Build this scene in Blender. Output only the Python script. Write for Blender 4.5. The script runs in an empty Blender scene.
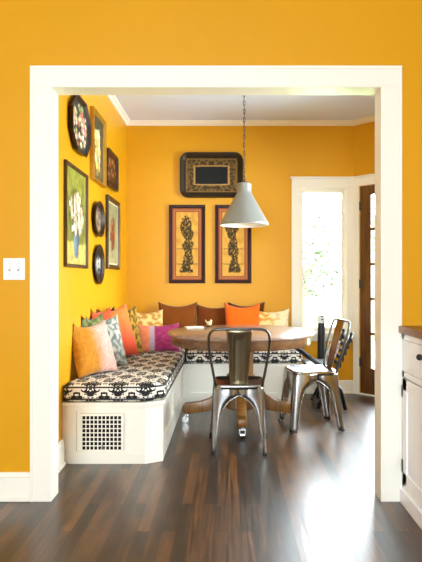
import bpy, bmesh, math, random
from mathutils import Vector, Matrix, noise
PI = math.pi
C = bpy.context.scene.collection
rnd = random.Random(7)

# ------------------------------------------------------------------ helpers
def lin(c):
    return tuple((v/12.92 if v <= .04045 else ((v+.055)/1.055)**2.4) for v in c)
def hx(s):
    return lin(tuple(int(s[i:i+2], 16)/255 for i in (0, 2, 4)))

def mat(name, col, rough=.5, metal=0., coat=0., var=0., scale=8., bump=0., bscale=60., sheen=0., spec=.5):
    m = bpy.data.materials.new(name); m.use_nodes = True
    nt = m.node_tree; b = nt.nodes['Principled BSDF']
    b.inputs['Base Color'].default_value = (*col, 1)
    b.inputs['Roughness'].default_value = rough
    b.inputs['Metallic'].default_value = metal
    b.inputs['Coat Weight'].default_value = coat
    b.inputs['Coat Roughness'].default_value = .12
    b.inputs['Specular IOR Level'].default_value = spec
    if sheen: b.inputs['Sheen Weight'].default_value = sheen
    tc = nt.nodes.new('ShaderNodeTexCoord')
    if var:
        n = nt.nodes.new('ShaderNodeTexNoise'); n.inputs['Scale'].default_value = scale; n.inputs['Detail'].default_value = 4
        nt.links.new(tc.outputs['Object'], n.inputs['Vector'])
        mx = nt.nodes.new('ShaderNodeMix'); mx.data_type = 'RGBA'
        mx.inputs['A'].default_value = (*[max(0, c*(1-var)) for c in col], 1)
        mx.inputs['B'].default_value = (*[min(1, c*(1+var)) for c in col], 1)
        nt.links.new(n.outputs['Fac'], mx.inputs['Factor'])
        nt.links.new(mx.outputs['Result'], b.inputs['Base Color'])
    if bump:
        n2 = nt.nodes.new('ShaderNodeTexNoise'); n2.inputs['Scale'].default_value = bscale; n2.inputs['Detail'].default_value = 3
        nt.links.new(tc.outputs['Object'], n2.inputs['Vector'])
        bp = nt.nodes.new('ShaderNodeBump'); bp.inputs['Strength'].default_value = bump; bp.inputs['Distance'].default_value = .004
        nt.links.new(n2.outputs['Fac'], bp.inputs['Height']); nt.links.new(bp.outputs['Normal'], b.inputs['Normal'])
    return m

def mat_attr(name, rough=.5, coat=0., sheen=0.):
    m = bpy.data.materials.new(name); m.use_nodes = True
    nt = m.node_tree; b = nt.nodes['Principled BSDF']
    a = nt.nodes.new('ShaderNodeAttribute'); a.attribute_name = 'Col'
    nt.links.new(a.outputs['Color'], b.inputs['Base Color'])
    b.inputs['Roughness'].default_value = rough; b.inputs['Coat Weight'].default_value = coat; b.inputs['Specular IOR Level'].default_value = .15
    if sheen: b.inputs['Sheen Weight'].default_value = sheen
    return m

def mat_wood(name, c1, c2, axis='X', rough=.35, coat=0., stretch=12):
    m = bpy.data.materials.new(name); m.use_nodes = True
    nt = m.node_tree; b = nt.nodes['Principled BSDF']; N = nt.nodes.new; L = nt.links.new
    tc = N('ShaderNodeTexCoord'); mp = N('ShaderNodeMapping')
    sc = [stretch]*3; sc['XYZ'.index(axis)] = 1.2
    mp.inputs['Scale'].default_value = sc
    L(tc.outputs['Object'], mp.inputs['Vector'])
    n = N('ShaderNodeTexNoise'); n.inputs['Scale'].default_value = 3; n.inputs['Detail'].default_value = 6; n.inputs['Distortion'].default_value = .6
    L(mp.outputs['Vector'], n.inputs['Vector'])
    cr = N('ShaderNodeValToRGB')
    cr.color_ramp.elements[0].position = .32; cr.color_ramp.elements[0].color = (*c1, 1)
    cr.color_ramp.elements[1].position = .7; cr.color_ramp.elements[1].color = (*c2, 1)
    L(n.outputs['Fac'], cr.inputs['Fac']); L(cr.outputs['Color'], b.inputs['Base Color'])
    b.inputs['Roughness'].default_value = rough; b.inputs['Coat Weight'].default_value = coat
    b.inputs['Coat Roughness'].default_value = .15
    return m

def mat_glass(name):
    m = bpy.data.materials.new(name); m.use_nodes = True
    nt = m.node_tree; N = nt.nodes.new; L = nt.links.new
    nt.nodes.remove(nt.nodes['Principled BSDF'])
    t = N('ShaderNodeBsdfTransparent'); t.inputs['Color'].default_value = (.97, .98, .98, 1)
    g = N('ShaderNodeBsdfGlossy'); g.inputs['Roughness'].default_value = .02
    f = N('ShaderNodeFresnel'); f.inputs['IOR'].default_value = 1.45
    mx = N('ShaderNodeMixShader')
    L(f.outputs[0], mx.inputs[0]); L(t.outputs[0], mx.inputs[1]); L(g.outputs[0], mx.inputs[2])
    L(mx.outputs[0], nt.nodes['Material Output'].inputs['Surface'])
    return m

def mat_floor():
    m = bpy.data.materials.new('dark_hardwood'); m.use_nodes = True
    nt = m.node_tree; b = nt.nodes['Principled BSDF']; N = nt.nodes.new; L = nt.links.new
    tc = N('ShaderNodeTexCoord'); mp = N('ShaderNodeMapping'); mp.inputs['Rotation'].default_value = (0, 0, PI/2)
    L(tc.outputs['Object'], mp.inputs['Vector'])
    br = N('ShaderNodeTexBrick')
    br.inputs['Scale'].default_value = 1; br.inputs['Brick Width'].default_value = .85; br.inputs['Row Height'].default_value = .06
    br.inputs['Mortar Size'].default_value = .0016; br.inputs['Mortar Smooth'].default_value = .3
    br.inputs['Color1'].default_value = (0, 0, 0, 1); br.inputs['Color2'].default_value = (1, 1, 1, 1); br.inputs['Mortar'].default_value = (.5, .5, .5, 1)
    br.offset = .37
    L(mp.outputs['Vector'], br.inputs['Vector'])
    mp2 = N('ShaderNodeMapping'); mp2.inputs['Scale'].default_value = (52, 1.8, 1)
    L(tc.outputs['Object'], mp2.inputs['Vector'])
    n = N('ShaderNodeTexNoise'); n.inputs['Scale'].default_value = 1.4; n.inputs['Detail'].default_value = 3; n.inputs['Roughness'].default_value = .6; n.inputs['Distortion'].default_value = .4
    L(mp2.outputs['Vector'], n.inputs['Vector'])
    mp3 = N('ShaderNodeMapping'); mp3.inputs['Scale'].default_value = (9, 2.6, 1)
    L(tc.outputs['Object'], mp3.inputs['Vector'])
    n3 = N('ShaderNodeTexNoise'); n3.inputs['Scale'].default_value = 1.6; n3.inputs['Detail'].default_value = 3
    L(mp3.outputs['Vector'], n3.inputs['Vector'])
    a = N('ShaderNodeMath'); a.operation = 'MULTIPLY'; a.inputs[1].default_value = .3
    L(br.outputs['Color'], a.inputs[0])
    a2 = N('ShaderNodeMath'); a2.operation = 'MULTIPLY_ADD'; a2.inputs[1].default_value = .75
    L(n.outputs['Fac'], a2.inputs[0]); L(a.outputs[0], a2.inputs[2])
    a3 = N('ShaderNodeMath'); a3.operation = 'MULTIPLY_ADD'; a3.inputs[1].default_value = .42
    L(n3.outputs['Fac'], a3.inputs[0]); L(a2.outputs[0], a3.inputs[2])
    cr = N('ShaderNodeValToRGB'); e = cr.color_ramp.elements
    e[0].position = .60; e[0].color = (*hx('150d07'), 1)
    e[1].position = .94; e[1].color = (*hx('67431f'), 1)
    e2 = e.new(.75); e2.color = (*hx('3a230f'), 1)
    L(a3.outputs[0], cr.inputs['Fac'])
    mx = N('ShaderNodeMix'); mx.data_type = 'RGBA'; mx.inputs['B'].default_value = (*hx('1a100a'), 1)
    L(br.outputs['Fac'], mx.inputs['Factor']); L(cr.outputs['Color'], mx.inputs['A'])
    L(mx.outputs['Result'], b.inputs['Base Color'])
    rr = N('ShaderNodeMapRange'); rr.inputs['From Min'].default_value = .3; rr.inputs['From Max'].default_value = .7; rr.inputs['To Min'].default_value = .28; rr.inputs['To Max'].default_value = .48
    L(n.outputs['Fac'], rr.inputs['Value']); L(rr.outputs['Result'], b.inputs['Roughness'])
    b.inputs['Specular IOR Level'].default_value = .55; b.inputs['Coat Weight'].default_value = .5; b.inputs['Coat Roughness'].default_value = .36
    bp = N('ShaderNodeBump'); bp.inputs['Strength'].default_value = .06; bp.inputs['Distance'].default_value = .002
    L(n3.outputs['Fac'], bp.inputs['Height']); L(bp.outputs['Normal'], b.inputs['Normal'])
    return m

def mat_damask():
    m = bpy.data.materials.new('black_cream_damask'); m.use_nodes = True
    nt = m.node_tree; b = nt.nodes['Principled BSDF']; N = nt.nodes.new; L = nt.links.new
    uv = N('ShaderNodeUVMap'); uv.uv_map = 'UVMap'
    sp = N('ShaderNodeSeparateXYZ'); L(uv.outputs['UV'], sp.inputs[0])
    def mth(op, a, bb=None, c=None):
        n = N('ShaderNodeMath'); n.operation = op
        for i, x in enumerate((a, bb, c)):
            if x is None: continue
            if isinstance(x, (int, float)): n.inputs[i].default_value = x
            else: L(x, n.inputs[i])
        return n.outputs[0]
    P = .086
    u = mth('PINGPONG', sp.outputs[0], P)
    v = mth('PINGPONG', sp.outputs[1], .125)
    cb = N('ShaderNodeCombineXYZ'); L(u, cb.inputs[0]); L(v, cb.inputs[1]); cb.inputs[2].default_value = .37
    n = N('ShaderNodeTexNoise'); n.inputs['Scale'].default_value = 36; n.inputs['Detail'].default_value = 1.2; n.inputs['Distortion'].default_value = 1.6
    L(cb.outputs[0], n.inputs['Vector'])
    # scrolling ogee band: cos terms on the repeat
    cu = mth('COSINE', mth('MULTIPLY', sp.outputs[0], PI/P))
    cv = mth('COSINE', mth('MULTIPLY', sp.outputs[1], PI/.125))
    og = mth('ABSOLUTE', mth('ADD', cu, cv))
    band = mth('MULTIPLY', mth('SUBTRACT', .55, og), .16)
    val = mth('ADD', n.outputs['Fac'], mth('MAXIMUM', band, -.035))
    cr = N('ShaderNodeValToRGB'); cr.color_ramp.interpolation = 'LINEAR'; e = cr.color_ramp.elements
    e[0].position = .525; e[0].color = (*hx('101014'), 1)
    e[1].position = .55; e[1].color = (*hx('ece7dc'), 1)
    L(val, cr.inputs['Fac']); L(cr.outputs['Color'], b.inputs['Base Color'])
    b.inputs['Roughness'].default_value = .8
    return m

class MB:
    """collects shapes into one mesh"""
    def __init__(s): s.bm = bmesh.new()
    def box(s, x0, x1, y0, y1, z0, z1, M=None, bev=0., seg=2):
        bm = bmesh.new()
        v = [bm.verts.new((x, y, z)) for x in (x0, x1) for y in (y0, y1) for z in (z0, z1)]
        for f in ((0,1,3,2),(4,6,7,5),(0,4,5,1),(2,3,7,6),(0,2,6,4),(1,5,7,3)): bm.faces.new([v[i] for i in f])
        bmesh.ops.recalc_face_normals(bm, faces=bm.faces)
        if bev: bmesh.ops.bevel(bm, geom=bm.edges[:], offset=bev, segments=seg, affect='EDGES', profile=.5)
        s.add(bm, M); return s
    def add(s, bm, M=None):
        if M is not None: bmesh.ops.transform(bm, matrix=M, verts=bm.verts[:])
        me = bpy.data.meshes.new('t'); bm.to_mesh(me); s.bm.from_mesh(me); bpy.data.meshes.remove(me); bm.free()
    def prism(s, pts, h0, h1, M=None, bev=0., seg=2):
        """pts in local xy, extruded along z"""
        bm = bmesh.new()
        a = [bm.verts.new((x, y, h0)) for x, y in pts]; b = [bm.verts.new((x, y, h1)) for x, y in pts]
        n = len(pts)
        bm.faces.new(a[::-1]); bm.faces.new(b)
        for i in range(n): bm.faces.new((a[i], a[(i+1) % n], b[(i+1) % n], b[i]))
        bmesh.ops.recalc_face_normals(bm, faces=bm.faces)
        if bev: bmesh.ops.bevel(bm, geom=bm.edges[:], offset=bev, segments=seg, affect='EDGES', profile=.5)
        s.add(bm, M); return s
    def tube(s, pts, r, n=10, closed=False, M=None):
        bm = bmesh.new(); P = [Vector(p) for p in pts]; m = len(P); rings = []
        R = r if isinstance(r, (list, tuple)) else [r]*m
        up = None
        for i in range(m):
            if closed: d = (P[(i+1) % m]-P[i-1])
            else: d = P[min(i+1, m-1)]-P[max(i-1, 0)]
            d.normalize()
            if up is None:
                up = Vector((0, 0, 1)) if abs(d.z) < .9 else Vector((1, 0, 0))
            a = d.cross(up).normalized(); up = a.cross(d).normalized()
            rings.append([bm.verts.new(P[i]+R[i]*(math.cos(2*PI*k/n)*a+math.sin(2*PI*k/n)*up)) for k in range(n)])
        for i in range(m if closed else m-1):
            A, B = rings[i], rings[(i+1) % m]
            for k in range(n): bm.faces.new((A[k], A[(k+1) % n], B[(k+1) % n], B[k]))
        if not closed: bm.faces.new(rings[0][::-1]); bm.faces.new(rings[-1])
        bmesh.ops.recalc_face_normals(bm, faces=bm.faces)
        s.add(bm, M); return s
    def lathe(s, prof, n=48, M=None, caps=True):
        bm = bmesh.new(); rings = []
        for r, z in prof:
            if r < 1e-5: rings.append([bm.verts.new((0, 0, z))])
            else: rings.append([bm.verts.new((r*math.cos(2*PI*k/n), r*math.sin(2*PI*k/n), z)) for k in range(n)])
        for A, B in zip(rings, rings[1:]):
            for k in range(n):
                k2 = (k+1) % n
                if len(A) == 1 and len(B) == 1: continue
                if len(A) == 1: bm.faces.new((A[0], B[k2], B[k]))
                elif len(B) == 1: bm.faces.new((A[k], A[k2], B[0]))
                else: bm.faces.new((A[k], A[k2], B[k2], B[k]))
        bmesh.ops.recalc_face_normals(bm, faces=bm.faces)
        s.add(bm, M); return s
    def sphere(s, c, r, sc=(1, 1, 1), u=16, v=10):
        bm = bmesh.new(); bmesh.ops.create_uvsphere(bm, u_segments=u, v_segments=v, radius=r)
        bmesh.ops.transform(bm, matrix=Matrix.Translation(c) @ Matrix.Diagonal((*sc, 1)), verts=bm.verts[:])
        s.add(bm); return s
    def build(s, name, m, parent=None, smooth=None, loc=None, rot=None):
        me = bpy.data.meshes.new(name); s.bm.to_mesh(me); s.bm.free()
        o = bpy.data.objects.new(name, me); C.objects.link(o)
        if m: me.materials.append(m)
        if smooth is not None:
            for p in me.polygons: p.use_smooth = True
            if smooth < 179:
                # sharp edges by angle
                bm = bmesh.new(); bm.from_mesh(me)
                for e in bm.edges:
                    if len(e.link_faces) == 2 and e.calc_face_angle(0) > math.radians(smooth): e.smooth = False
                bm.to_mesh(me); bm.free()
        if parent: o.parent = parent
        if loc: o.location = loc
        if rot: o.rotation_euler = rot
        return o

def tag(o, label, cat, group=None):
    o['label'] = label; o['category'] = cat
    if group: o['group'] = group
    return o
def thing(name, label, cat, loc=(0, 0, 0), rotz=0., group=None):
    o = bpy.data.objects.new(name, None); C.objects.link(o)
    o.empty_display_size = .1
    o.location = loc; o.rotation_euler = (0, 0, rotz)
    return tag(o, label, cat, group)
def struct(o):
    o['kind'] = 'structure'; return o
def dup(root, loc, rotz, label):
    r = root.copy(); C.objects.link(r); r.location = loc; r.rotation_euler = (0, 0, rotz); r['label'] = label
    for ch in list(root.children):
        c = ch.copy(); C.objects.link(c); c.parent = r
        for g in list(ch.children):
            d = g.copy(); C.objects.link(d); d.parent = c
    return r
def boxuv(o):
    me = o.data; uv = me.uv_layers.new(name='UVMap')
    for p in me.polygons:
        n = p.normal
        for li in p.loop_indices:
            v = me.vertices[me.loops[li].vertex_index].co
            if abs(n.z) > .55: t = (v.x, v.y)
            elif abs(n.y) > abs(n.x): t = (v.x, v.z)
            else: t = (v.y, v.z)
            uv.data[li].uv = t

# ------------------------------------------------------------------ materials
M_wall = mat('mustard_yellow_paint', (.67, .325, .005), .42, var=.03, scale=2.5, bump=.05, bscale=160, spec=.28)
M_white = mat('cream_white_trim_paint', hx('f4f1e4'), .35, var=.01, scale=3)
M_ceil = mat('white_ceiling_paint', hx('dbe6f8'), .7, var=.01, scale=2)
M_floor = mat_floor()
M_damask = mat_damask()
M_glass = mat_glass('window_glass')
M_doorwood = mat_wood('dark_stained_door_wood', hx('4a2a10'), hx('7a4c1c'), 'Z', .3)
M_table = mat_wood('oiled_oak', hx('553a26'), hx('7a5636'), 'X', .3, .8)
M_top = mat_wood('pale_grey_oak', hx('7a6254'), hx('a58c7e'), 'X', .3, .5)  # tabletop oak, paler and greyer than the apron
M_leg = mat_wood('oiled_oak_base', hx('674019'), hx('94662c'), 'Z', .35, .2)
M_counter = mat_wood('counter_wood', hx('6a3c1a'), hx('96602c'), 'Y', .35)
M_steel = mat('brushed_gunmetal_steel', hx('959492'), .25, 1., var=.2, scale=9)
M_steel2 = mat('brown_tinted_steel', hx('8f8064'), .3, 1., var=.22, scale=12)
M_dsteel = mat('dark_steel_tube', hx('5c5a58'), .3, 1.)
M_rub = mat('black_rubber', hx('141414'), .6)
M_black = mat('black_painted_wood', hx('17171b'), .35, var=.1)
M_vent_shade = mat('black_vent_shade', hx('0c0b0a'), .9)
M_zinc = mat('galvanised_shade_metal', hx('8d8f8b'), .45, .4, var=.08, scale=6)
M_shadein = mat('white_enamel', hx('f2f1ea'), .4)
M_chrome = mat('chrome', hx('c8c8c8'), .15, 1.)
M_brass = mat('aged_brass', hx('8a7440'), .35, 1.)
M_plate = mat('white_plastic', hx('f7f6f2'), .35)
M_grey = mat('grey_toggle', hx('a39f9a'), .4)
M_attr = mat_attr('painted_canvas', .5)
M_attrg = mat_attr('lacquered_tray_paint', .5)
M_cloth = mat_attr('printed_cloth', .85, sheen=.15)
M_frame_dark = mat_wood('dark_walnut_frame', hx('2b1c10'), hx('5a4020'), 'Z', .4)
M_frame_red = mat('mahogany_frame', hx('2c0f0b'), .4, var=.2, spec=.2)
M_gold = mat('gilt_frame', hx('b98a2c'), .4, .5, var=.25, scale=30)
M_bronze = mat('bronze_frame', hx('4c3a1e'), .4, .4, var=.3, scale=30)
M_terra = mat('terracotta_mat_board', hx('9c5228'), .8, var=.05)
M_plateb = mat('dark_lacquer', hx('2c1b14'), .35, var=.3, scale=30, spec=.3)

# ------------------------------------------------------------------ setting
H = 2.785
struct(MB().box(-2.8, 2.9, -2.6, 6.0, -.12, 0).build('floor', M_floor))
struct(MB().box(-2.8, 2.9, -2.6, 6.0, H, H+.12).build('ceiling', M_ceil))
# wall with the cased opening
OX0, OX1, OZ = -.922, .797, 2.16
w = MB()
w.box(-2.7, OX0-.02, 2.91, 3.0, 0, H).box(OX1+.02, 2.7, 2.91, 3.0, 0, H).box(OX0-.02, OX1+.02, 2.91, 3.0, OZ+.02, H)
struct(w.build('wall_front', M_wall))
cs = MB()
# jamb lining
cs.box(OX0-.02, OX0, 2.8915, 3.0155, 0, OZ).box(OX1, OX1+.02, 2.8915, 3.0155, 0, OZ).box(OX0-.02, OX1+.02, 2.8915, 3.0155, OZ, OZ+.02)
# casing boards, with a raised outer band and a small inner bead
def casing(y0, y1, yb):
    cs.box(OX0-.107, OX0-.004, y0, y1, 0, OZ+.004, bev=.002)
    cs.box(OX1+.004, OX1+.107, y0, y1, 0, OZ+.004, bev=.002)
    cs.box(OX0-.107, OX1+.107, y0, y1, OZ+.0045, OZ+.107, bev=.002)
    lo, hi = min(y0, yb), max(y1, yb)
    cs.box(OX0-.109, OX0-.094, lo, hi+.001, 0, OZ+.0935, bev=.002)
    cs.box(OX1+.094, OX1+.109, lo, hi+.001, 0, OZ+.0935, bev=.002)
    cs.box(OX0-.109, OX1+.109, lo, hi+.001, OZ+.094, OZ+.111, bev=.002)
casing(2.89, 2.911, 2.886)
casing(3.0, 3.014, 3.017)
struct(cs.build('trim_1', M_white))
struct(MB().box(-2.7, OX0-.109, 2.892, 2.911, 0, .125, bev=.003).box(-2.7, OX0-.109, 2.898, 2.911, .125, .15, bev=.004)
       .box(-2.7, OX0-.109, 2.884, 2.9, 0, .03, bev=.006).build('baseboard_front', M_white))
# kitchen shell around the camera
struct(MB().box(-2.8, -2.7, -2.5, 3.0, 0, H).build('wall_side_left', M_wall))
struct(MB().box(1.56, 1.66, -2.5, 2.91, 0, H).build('wall_side_right', M_wall))
w = MB(); w.box(-2.7, -1.7, -2.6, -2.5, 0, H).box(.5, 1.6, -2.6, -2.5, 0, H).box(-1.7, .5, -2.6, -2.5, 0, .8).box(-1.7, .5, -2.6, -2.5, 2.25, H)
struct(w.build('wall_rear', M_wall))
def window(name, x0, x1, z0, z1, M, mull=()):
    """glazed window in a local frame: wall face at y=0, outside is +y"""
    f = MB(); t = .04
    f.box(x0+.008, x0+t, .04, .085, z0+.008, z1-.008, M).box(x1-t, x1-.008, .04, .085, z0+.008, z1-.008, M).box(x0+t, x1-t, .04, .085, z0+.008, z0+t+.015, M).box(x0+t, x1-t, .04, .085, z1-t, z1-.008, M)
    # reveal lining
    f.box(x0-.005, x0+.008, -.001, .1, z0+.008, z1-.008, M).box(x1-.008, x1+.005, -.001, .1, z0+.008, z1-.008, M).box(x0-.005, x1+.005, -.001, .1, z1-.008, z1+.005, M).box(x0-.005, x1+.005, -.001, .1, z0-.005, z0+.008, M)
    for mx in mull: f.box(mx-.02, mx+.02, .045, .08, z0+t+.015, z1-t, M)
    o = struct(f.build(name, M_white))
    p = MB().box(x0+.02, x1-.02, .06, .064, z0+.02, z1-.02, M).build('pane', M_glass, o)
    return o
window('added_rear_window', -1.1, 1.1, .8, 2.25, Matrix.Translation((-.6, -2.5, 0)) @ Matrix.Rotation(PI, 4, 'Z'), (-.37, .37))  # unseen window behind the camera, added and sized to daylight the front wall

# dining nook walls
XL, YB = -1.04, 5.69
struct(MB().box(XL-.12, XL, 3.0, YB+.15, 0, H).build('wall_left', M_wall))
WX0, WX1, WZ0, WZ1 = .738, 1.212, .62, 2.10
XC = 1.292
w = MB(); w.box(XL, WX0, YB, YB+.12, 0, H).box(WX1, XC+.1, YB, YB+.12, 0, H).box(WX0, WX1, YB, YB+.12, 0, WZ0).box(WX0, WX1, YB, YB+.12, WZ1, H)
struct(w.build('wall_back', M_wall))
win = window('window_1', WX0, WX1, WZ0, WZ1, Matrix.Translation((0, YB, 0)))
c = MB(); yc0, yc1 = YB-.022, YB
c.box(WX0-.087, WX0, yc0, yc1, WZ0+.005, WZ1-.0005, bev=.002).box(WX1, XC-.002, yc0, yc1, WZ0+.005, WZ1-.0005, bev=.002)
c.box(WX0-.087, XC-.002, yc0-.002, yc1, WZ1, WZ1+.0945, bev=.003).box(WX0-.1, XC-.002, yc0-.014, yc1, WZ1+.095, WZ1+.115, bev=.004)
c.build('window_casing', M_white, win)
c = MB(); c.box(WX0-.1, XC-.002, YB-.06, YB+.04, WZ0-.025, WZ0+.004, bev=.005).box(WX0-.087, XC-.002, YB-.02, YB, WZ0-.085, WZ0-.025, bev=.003)
c.build('window_sill', M_white, win)
# angled wall with the glazed door; local x runs along the wall
MA = Matrix.Translation((XC, YB, 0)) @ Matrix.Rotation(-PI/4, 4, 'Z')
LA = 1.06; D0, D1, DZ = .067, .93, 2.115
w = MB(); w.box(0, D0, 0, .12, 0, H, MA).box(D1, LA+.05, 0, .12, 0, H, MA).box(D0, D1, 0, .12, DZ, H, MA)
struct(w.build('wall_corner', M_wall))
c = MB(); c.box(.002, D0, -.022, .0, 0, DZ-.0005, MA, bev=.002).box(D1, D1+.09, -.022, .0, 0, DZ-.0005, MA, bev=.002).box(.002, D1+.09, -.023, 0, DZ, DZ+.0795, MA, bev=.003)
c.box(.002, D1+.1, -.034, 0, DZ+.08, DZ+.1, MA, bev=.004)
c.box(D0, D1, -.01, .12, 0, .012, MA)
struct(c.build('trim_2', M_white))
dr = MB(); y0, y1 = .008, .046
xs0, xs1 = D0+.004, D1-.004
zb, zt = .27, 2.02
dr.box(xs0, xs0+.118, y0, y1, .014, DZ-.004, MA).box(xs1-.118, xs1, y0, y1, .014, DZ-.004, MA)
dr.box(xs0+.118, xs1-.118, y0, y1, zt, DZ-.004, MA).box(xs0+.118, xs1-.118, y0, y1, .014, zb, MA)
for k in range(1, 5): dr.box(xs0+.118, xs1-.118, y0+.004, y1-.004, zb+k*.35-.012, zb+k*.35+.012, MA)
dr.box((xs0+xs1)/2-.012, (xs0+xs1)/2+.012, y0+.004, y1-.004, zb, zt, MA)
door = struct(dr.build('door_1', M_doorwood))
MB().box(xs0+.11, xs1-.11, .025, .029, zb-.005, zt+.005, MA).build('pane', M_glass, door)
for z in (.33, 1.12, 1.91):
    h = MB(); h.tube([(xs0-.004, -.004, z-.045), (xs0-.004, -.004, z+.045)], .008, 8, M=MA).box(xs0, xs0+.02, .0, .009, z-.045, z+.045, MA)
    h.build('hinge', M_dsteel, door)
k = MB(); k.sphere(MA @ Vector((xs1-.06, -.045, 1.0)), .028); k.tube([(xs1-.06, .01, 1.0), (xs1-.06, -.045, 1.0)], .01, 8, M=MA); k.build('door_knob', M_brass, door)
# right wall of the nook with a window that lights it
XR = XC + LA/math.sqrt(2); YR = YB - LA/math.sqrt(2)
a0, a1 = 3.35, 4.45
w = MB(); w.box(XR, XR+.12, 3.0, a0, 0, H).box(XR, XR+.12, a1, YR+.1, 0, H).box(XR, XR+.12, a0, a1, 0, .7).box(XR, XR+.12, a0, a1, 2.3, H)
struct(w.build('wall_right', M_wall))
MR = Matrix.Translation((XR, 0, 0)) @ Matrix.Rotation(-PI/2, 4, 'Z')
window('window_2', -a1, -a0, .7, 2.3, MR, (-(a0+a1)/2,))
# crowns
def crown(name, p0, p1, nrm):
    p0, p1, nrm = Vector((*p0, 0)), Vector((*p1, 0)), Vector((*nrm, 0))
    bm = bmesh.new(); prof = [(0, H), (.045, H), (.042, H-.01), (.018, H-.026), (.012, H-.043), (0, H-.045)]
    A = [bm.verts.new(p0+nrm*d+Vector((0, 0, z))) for d, z in prof]; B = [bm.verts.new(p1+nrm*d+Vector((0, 0, z))) for d, z in prof]
    n = len(prof)
    for i in range(n): bm.faces.new((A[i], A[(i+1) % n], B[(i+1) % n], B[i]))
    bm.faces.new(A); bm.faces.new(B[::-1]); bmesh.ops.recalc_face_normals(bm, faces=bm.faces)
    m = MB(); m.add(bm); return struct(m.build(name, M_white))
crown('trim_3', (XL, 3.0), (XL, YB), (1, 0)); crown('trim_4', (XL, YB), (XC, YB), (0, -1))
crown('trim_5', (XC, YB), (XR, YR), (-.7071, -.7071)); crown('trim_6', (XR, 3.0), (XR, YR), (-1, 0))
# baseboards in the nook
struct(MB().box(XL, XL+.018, 3.02, 3.47, 0, .14, bev=.003).box(XL, XL+.012, 3.02, 3.47, .14, .165, bev=.003).box(XL, XL+.03, 3.02, 3.47, 0, .022, bev=.005).build('baseboard_left', M_white))
struct(MB().box(.70, XC-.002, YB-.018, YB, 0, .115, bev=.003).box(.70, XC-.002, YB-.012, YB, .115, .135, bev=.003).box(.70, XC-.01, YB-.03, YB, 0, .022, bev=.005).build('baseboard_back', M_white))
struct(MB().box(XR-.018, XR, 3.02, YR, 0, .135, bev=.003).build('baseboard_right', M_white))

# outdoors: lawn, trees
M_lawn = mat('pale_lawn', hx('8fa36a'), .9, var=.2, scale=1.5)
M_leaf = mat('leaf_green', hx('334226'), .7, var=.25, scale=2)
M_bark = mat('grey_bark', hx('6a5b4c'), .9, var=.2)
struct(MB().box(-30, 40, 5.9, 60, -.35, -.25).build('lawn_ground', M_lawn))
def tree(x, y, h, r, label, seed):
    rr = random.Random(seed)
    t = thing('garden_tree', label, 'tree', (x, y, -.25), 0, 'trees seen through the nook window')
    tr = MB(); tr.tube([(0, 0, 0), (.05, 0, h*.35), (0, .05, h*.7)], [.12, .1, .05], 8)
    for k in range(6):
        a = k*1.05+rr.random(); tr.tube([(0.02, 0, h*(.35+.05*k)), (.5*r*math.cos(a), .5*r*math.sin(a), h*(.5+.06*k))], [.05, .02], 6)
    tr.build('trunk', M_bark, t, 179)
    bm = bmesh.new()
    for k in range(1500):
        while True:
            p = Vector((rr.uniform(-1, 1), rr.uniform(-1, 1), rr.uniform(-1, 1)))
            if .35 < p.length < 1: break
        if noise.noise(p*3+Vector((seed, 0, 0))) < -.05: continue
        c = Vector((p.x*r, p.y*r, h*.68+p.z*h*.36)); q = Matrix.Rotation(rr.random()*6.28, 3, 'Z') @ Matrix.Rotation(rr.random()*3, 3, 'X')
        s = .09
        vs = [bm.verts.new(c+q @ Vector(v)) for v in ((-s, 0, 0), (0, -s*.45, .01), (s, 0, 0), (0, s*.45, .01))]
        bm.faces.new(vs)
    m = MB(); m.add(bm); m.build('foliage', M_leaf, t)
tree(3.35, 13.0, 4.6, 1.5, 'larger leafy tree outside, right of the window opening', 3)
tree(2.1, 15.5, 2.6, 1.0, 'small leafy tree outside, low and left in the window', 5)

# ------------------------------------------------------------------ corner bench
bench = thing('corner_bench', 'white built-in L-shaped corner bench with a vent grille in its end', 'bench', (0, 0, 0))
BX, BY, BT = -.42, 5.106, .389
YF = 3.49
def plan(o, x_l=XL, far=YB):
    """L-shaped plan of the bench pushed out by o"""
    return [(x_l, YF-o), (-.522+o*.4, YF-o), (BX+o, YF+.056-o*.4), (BX+o, BY-o), (.67+o, BY-o), (.67+o, far), (x_l, far)]
b = MB(); b.prism(plan(-.012), 0, BT-.02); b.build('carcass', M_white, bench)
b = MB(); b.prism(plan(.018), BT-.022, BT, bev=.004); b.prism(plan(.006), BT-.04, BT-.0225, bev=.003); b.build('seat_board', M_white, bench)
b = MB(); b.prism(plan(.004), 0, .07, bev=.002); b.build('plinth', M_white, bench)
b = MB()
# stiles and rails making the panels
zt_ = BT-.04
b.box(XL, -.955, YF-.002, YF+.012, .07, zt_).box(-.60, -.5225, YF-.002, YF+.012, .07, zt_).box(-.955, -.60, YF-.002, YF+.012, .33, zt_).box(-.955, -.60, YF-.002, YF+.012, .07, .08)
for (ya, yb) in ((3.555, 3.63), (4.28, 4.36), (5.03, 5.10)): b.box(BX-.012, BX+.002, ya, yb, .07, zt_)
for (ya, yb) in ((3.63, 4.28), (4.36, 5.03)): b.box(BX-.012, BX+.002, ya, yb, .31, zt_).box(BX-.012, BX+.002, ya, yb, .07, .12)
MCH = Matrix.Translation((-.522, YF, 0)) @ Matrix.Rotation(math.atan2(.056, .102), 4, 'Z'); b.box(0, .116, -.002, .012, .07, BT-.04, MCH)
for (xa, xb) in ((BX+.005, BX+.07), (.09, .16), (.6, .67)): b.box(xa, xb, BY-.002, BY+.012, .07, zt_)
for (xa, xb) in ((BX+.07, .09), (.16, .6)): b.box(xa, xb, BY-.002, BY+.012, .32, zt_).box(xa, xb, BY-.002, BY+.012, .07, .12)
b.build('panel_frame', M_white, bench)
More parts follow.
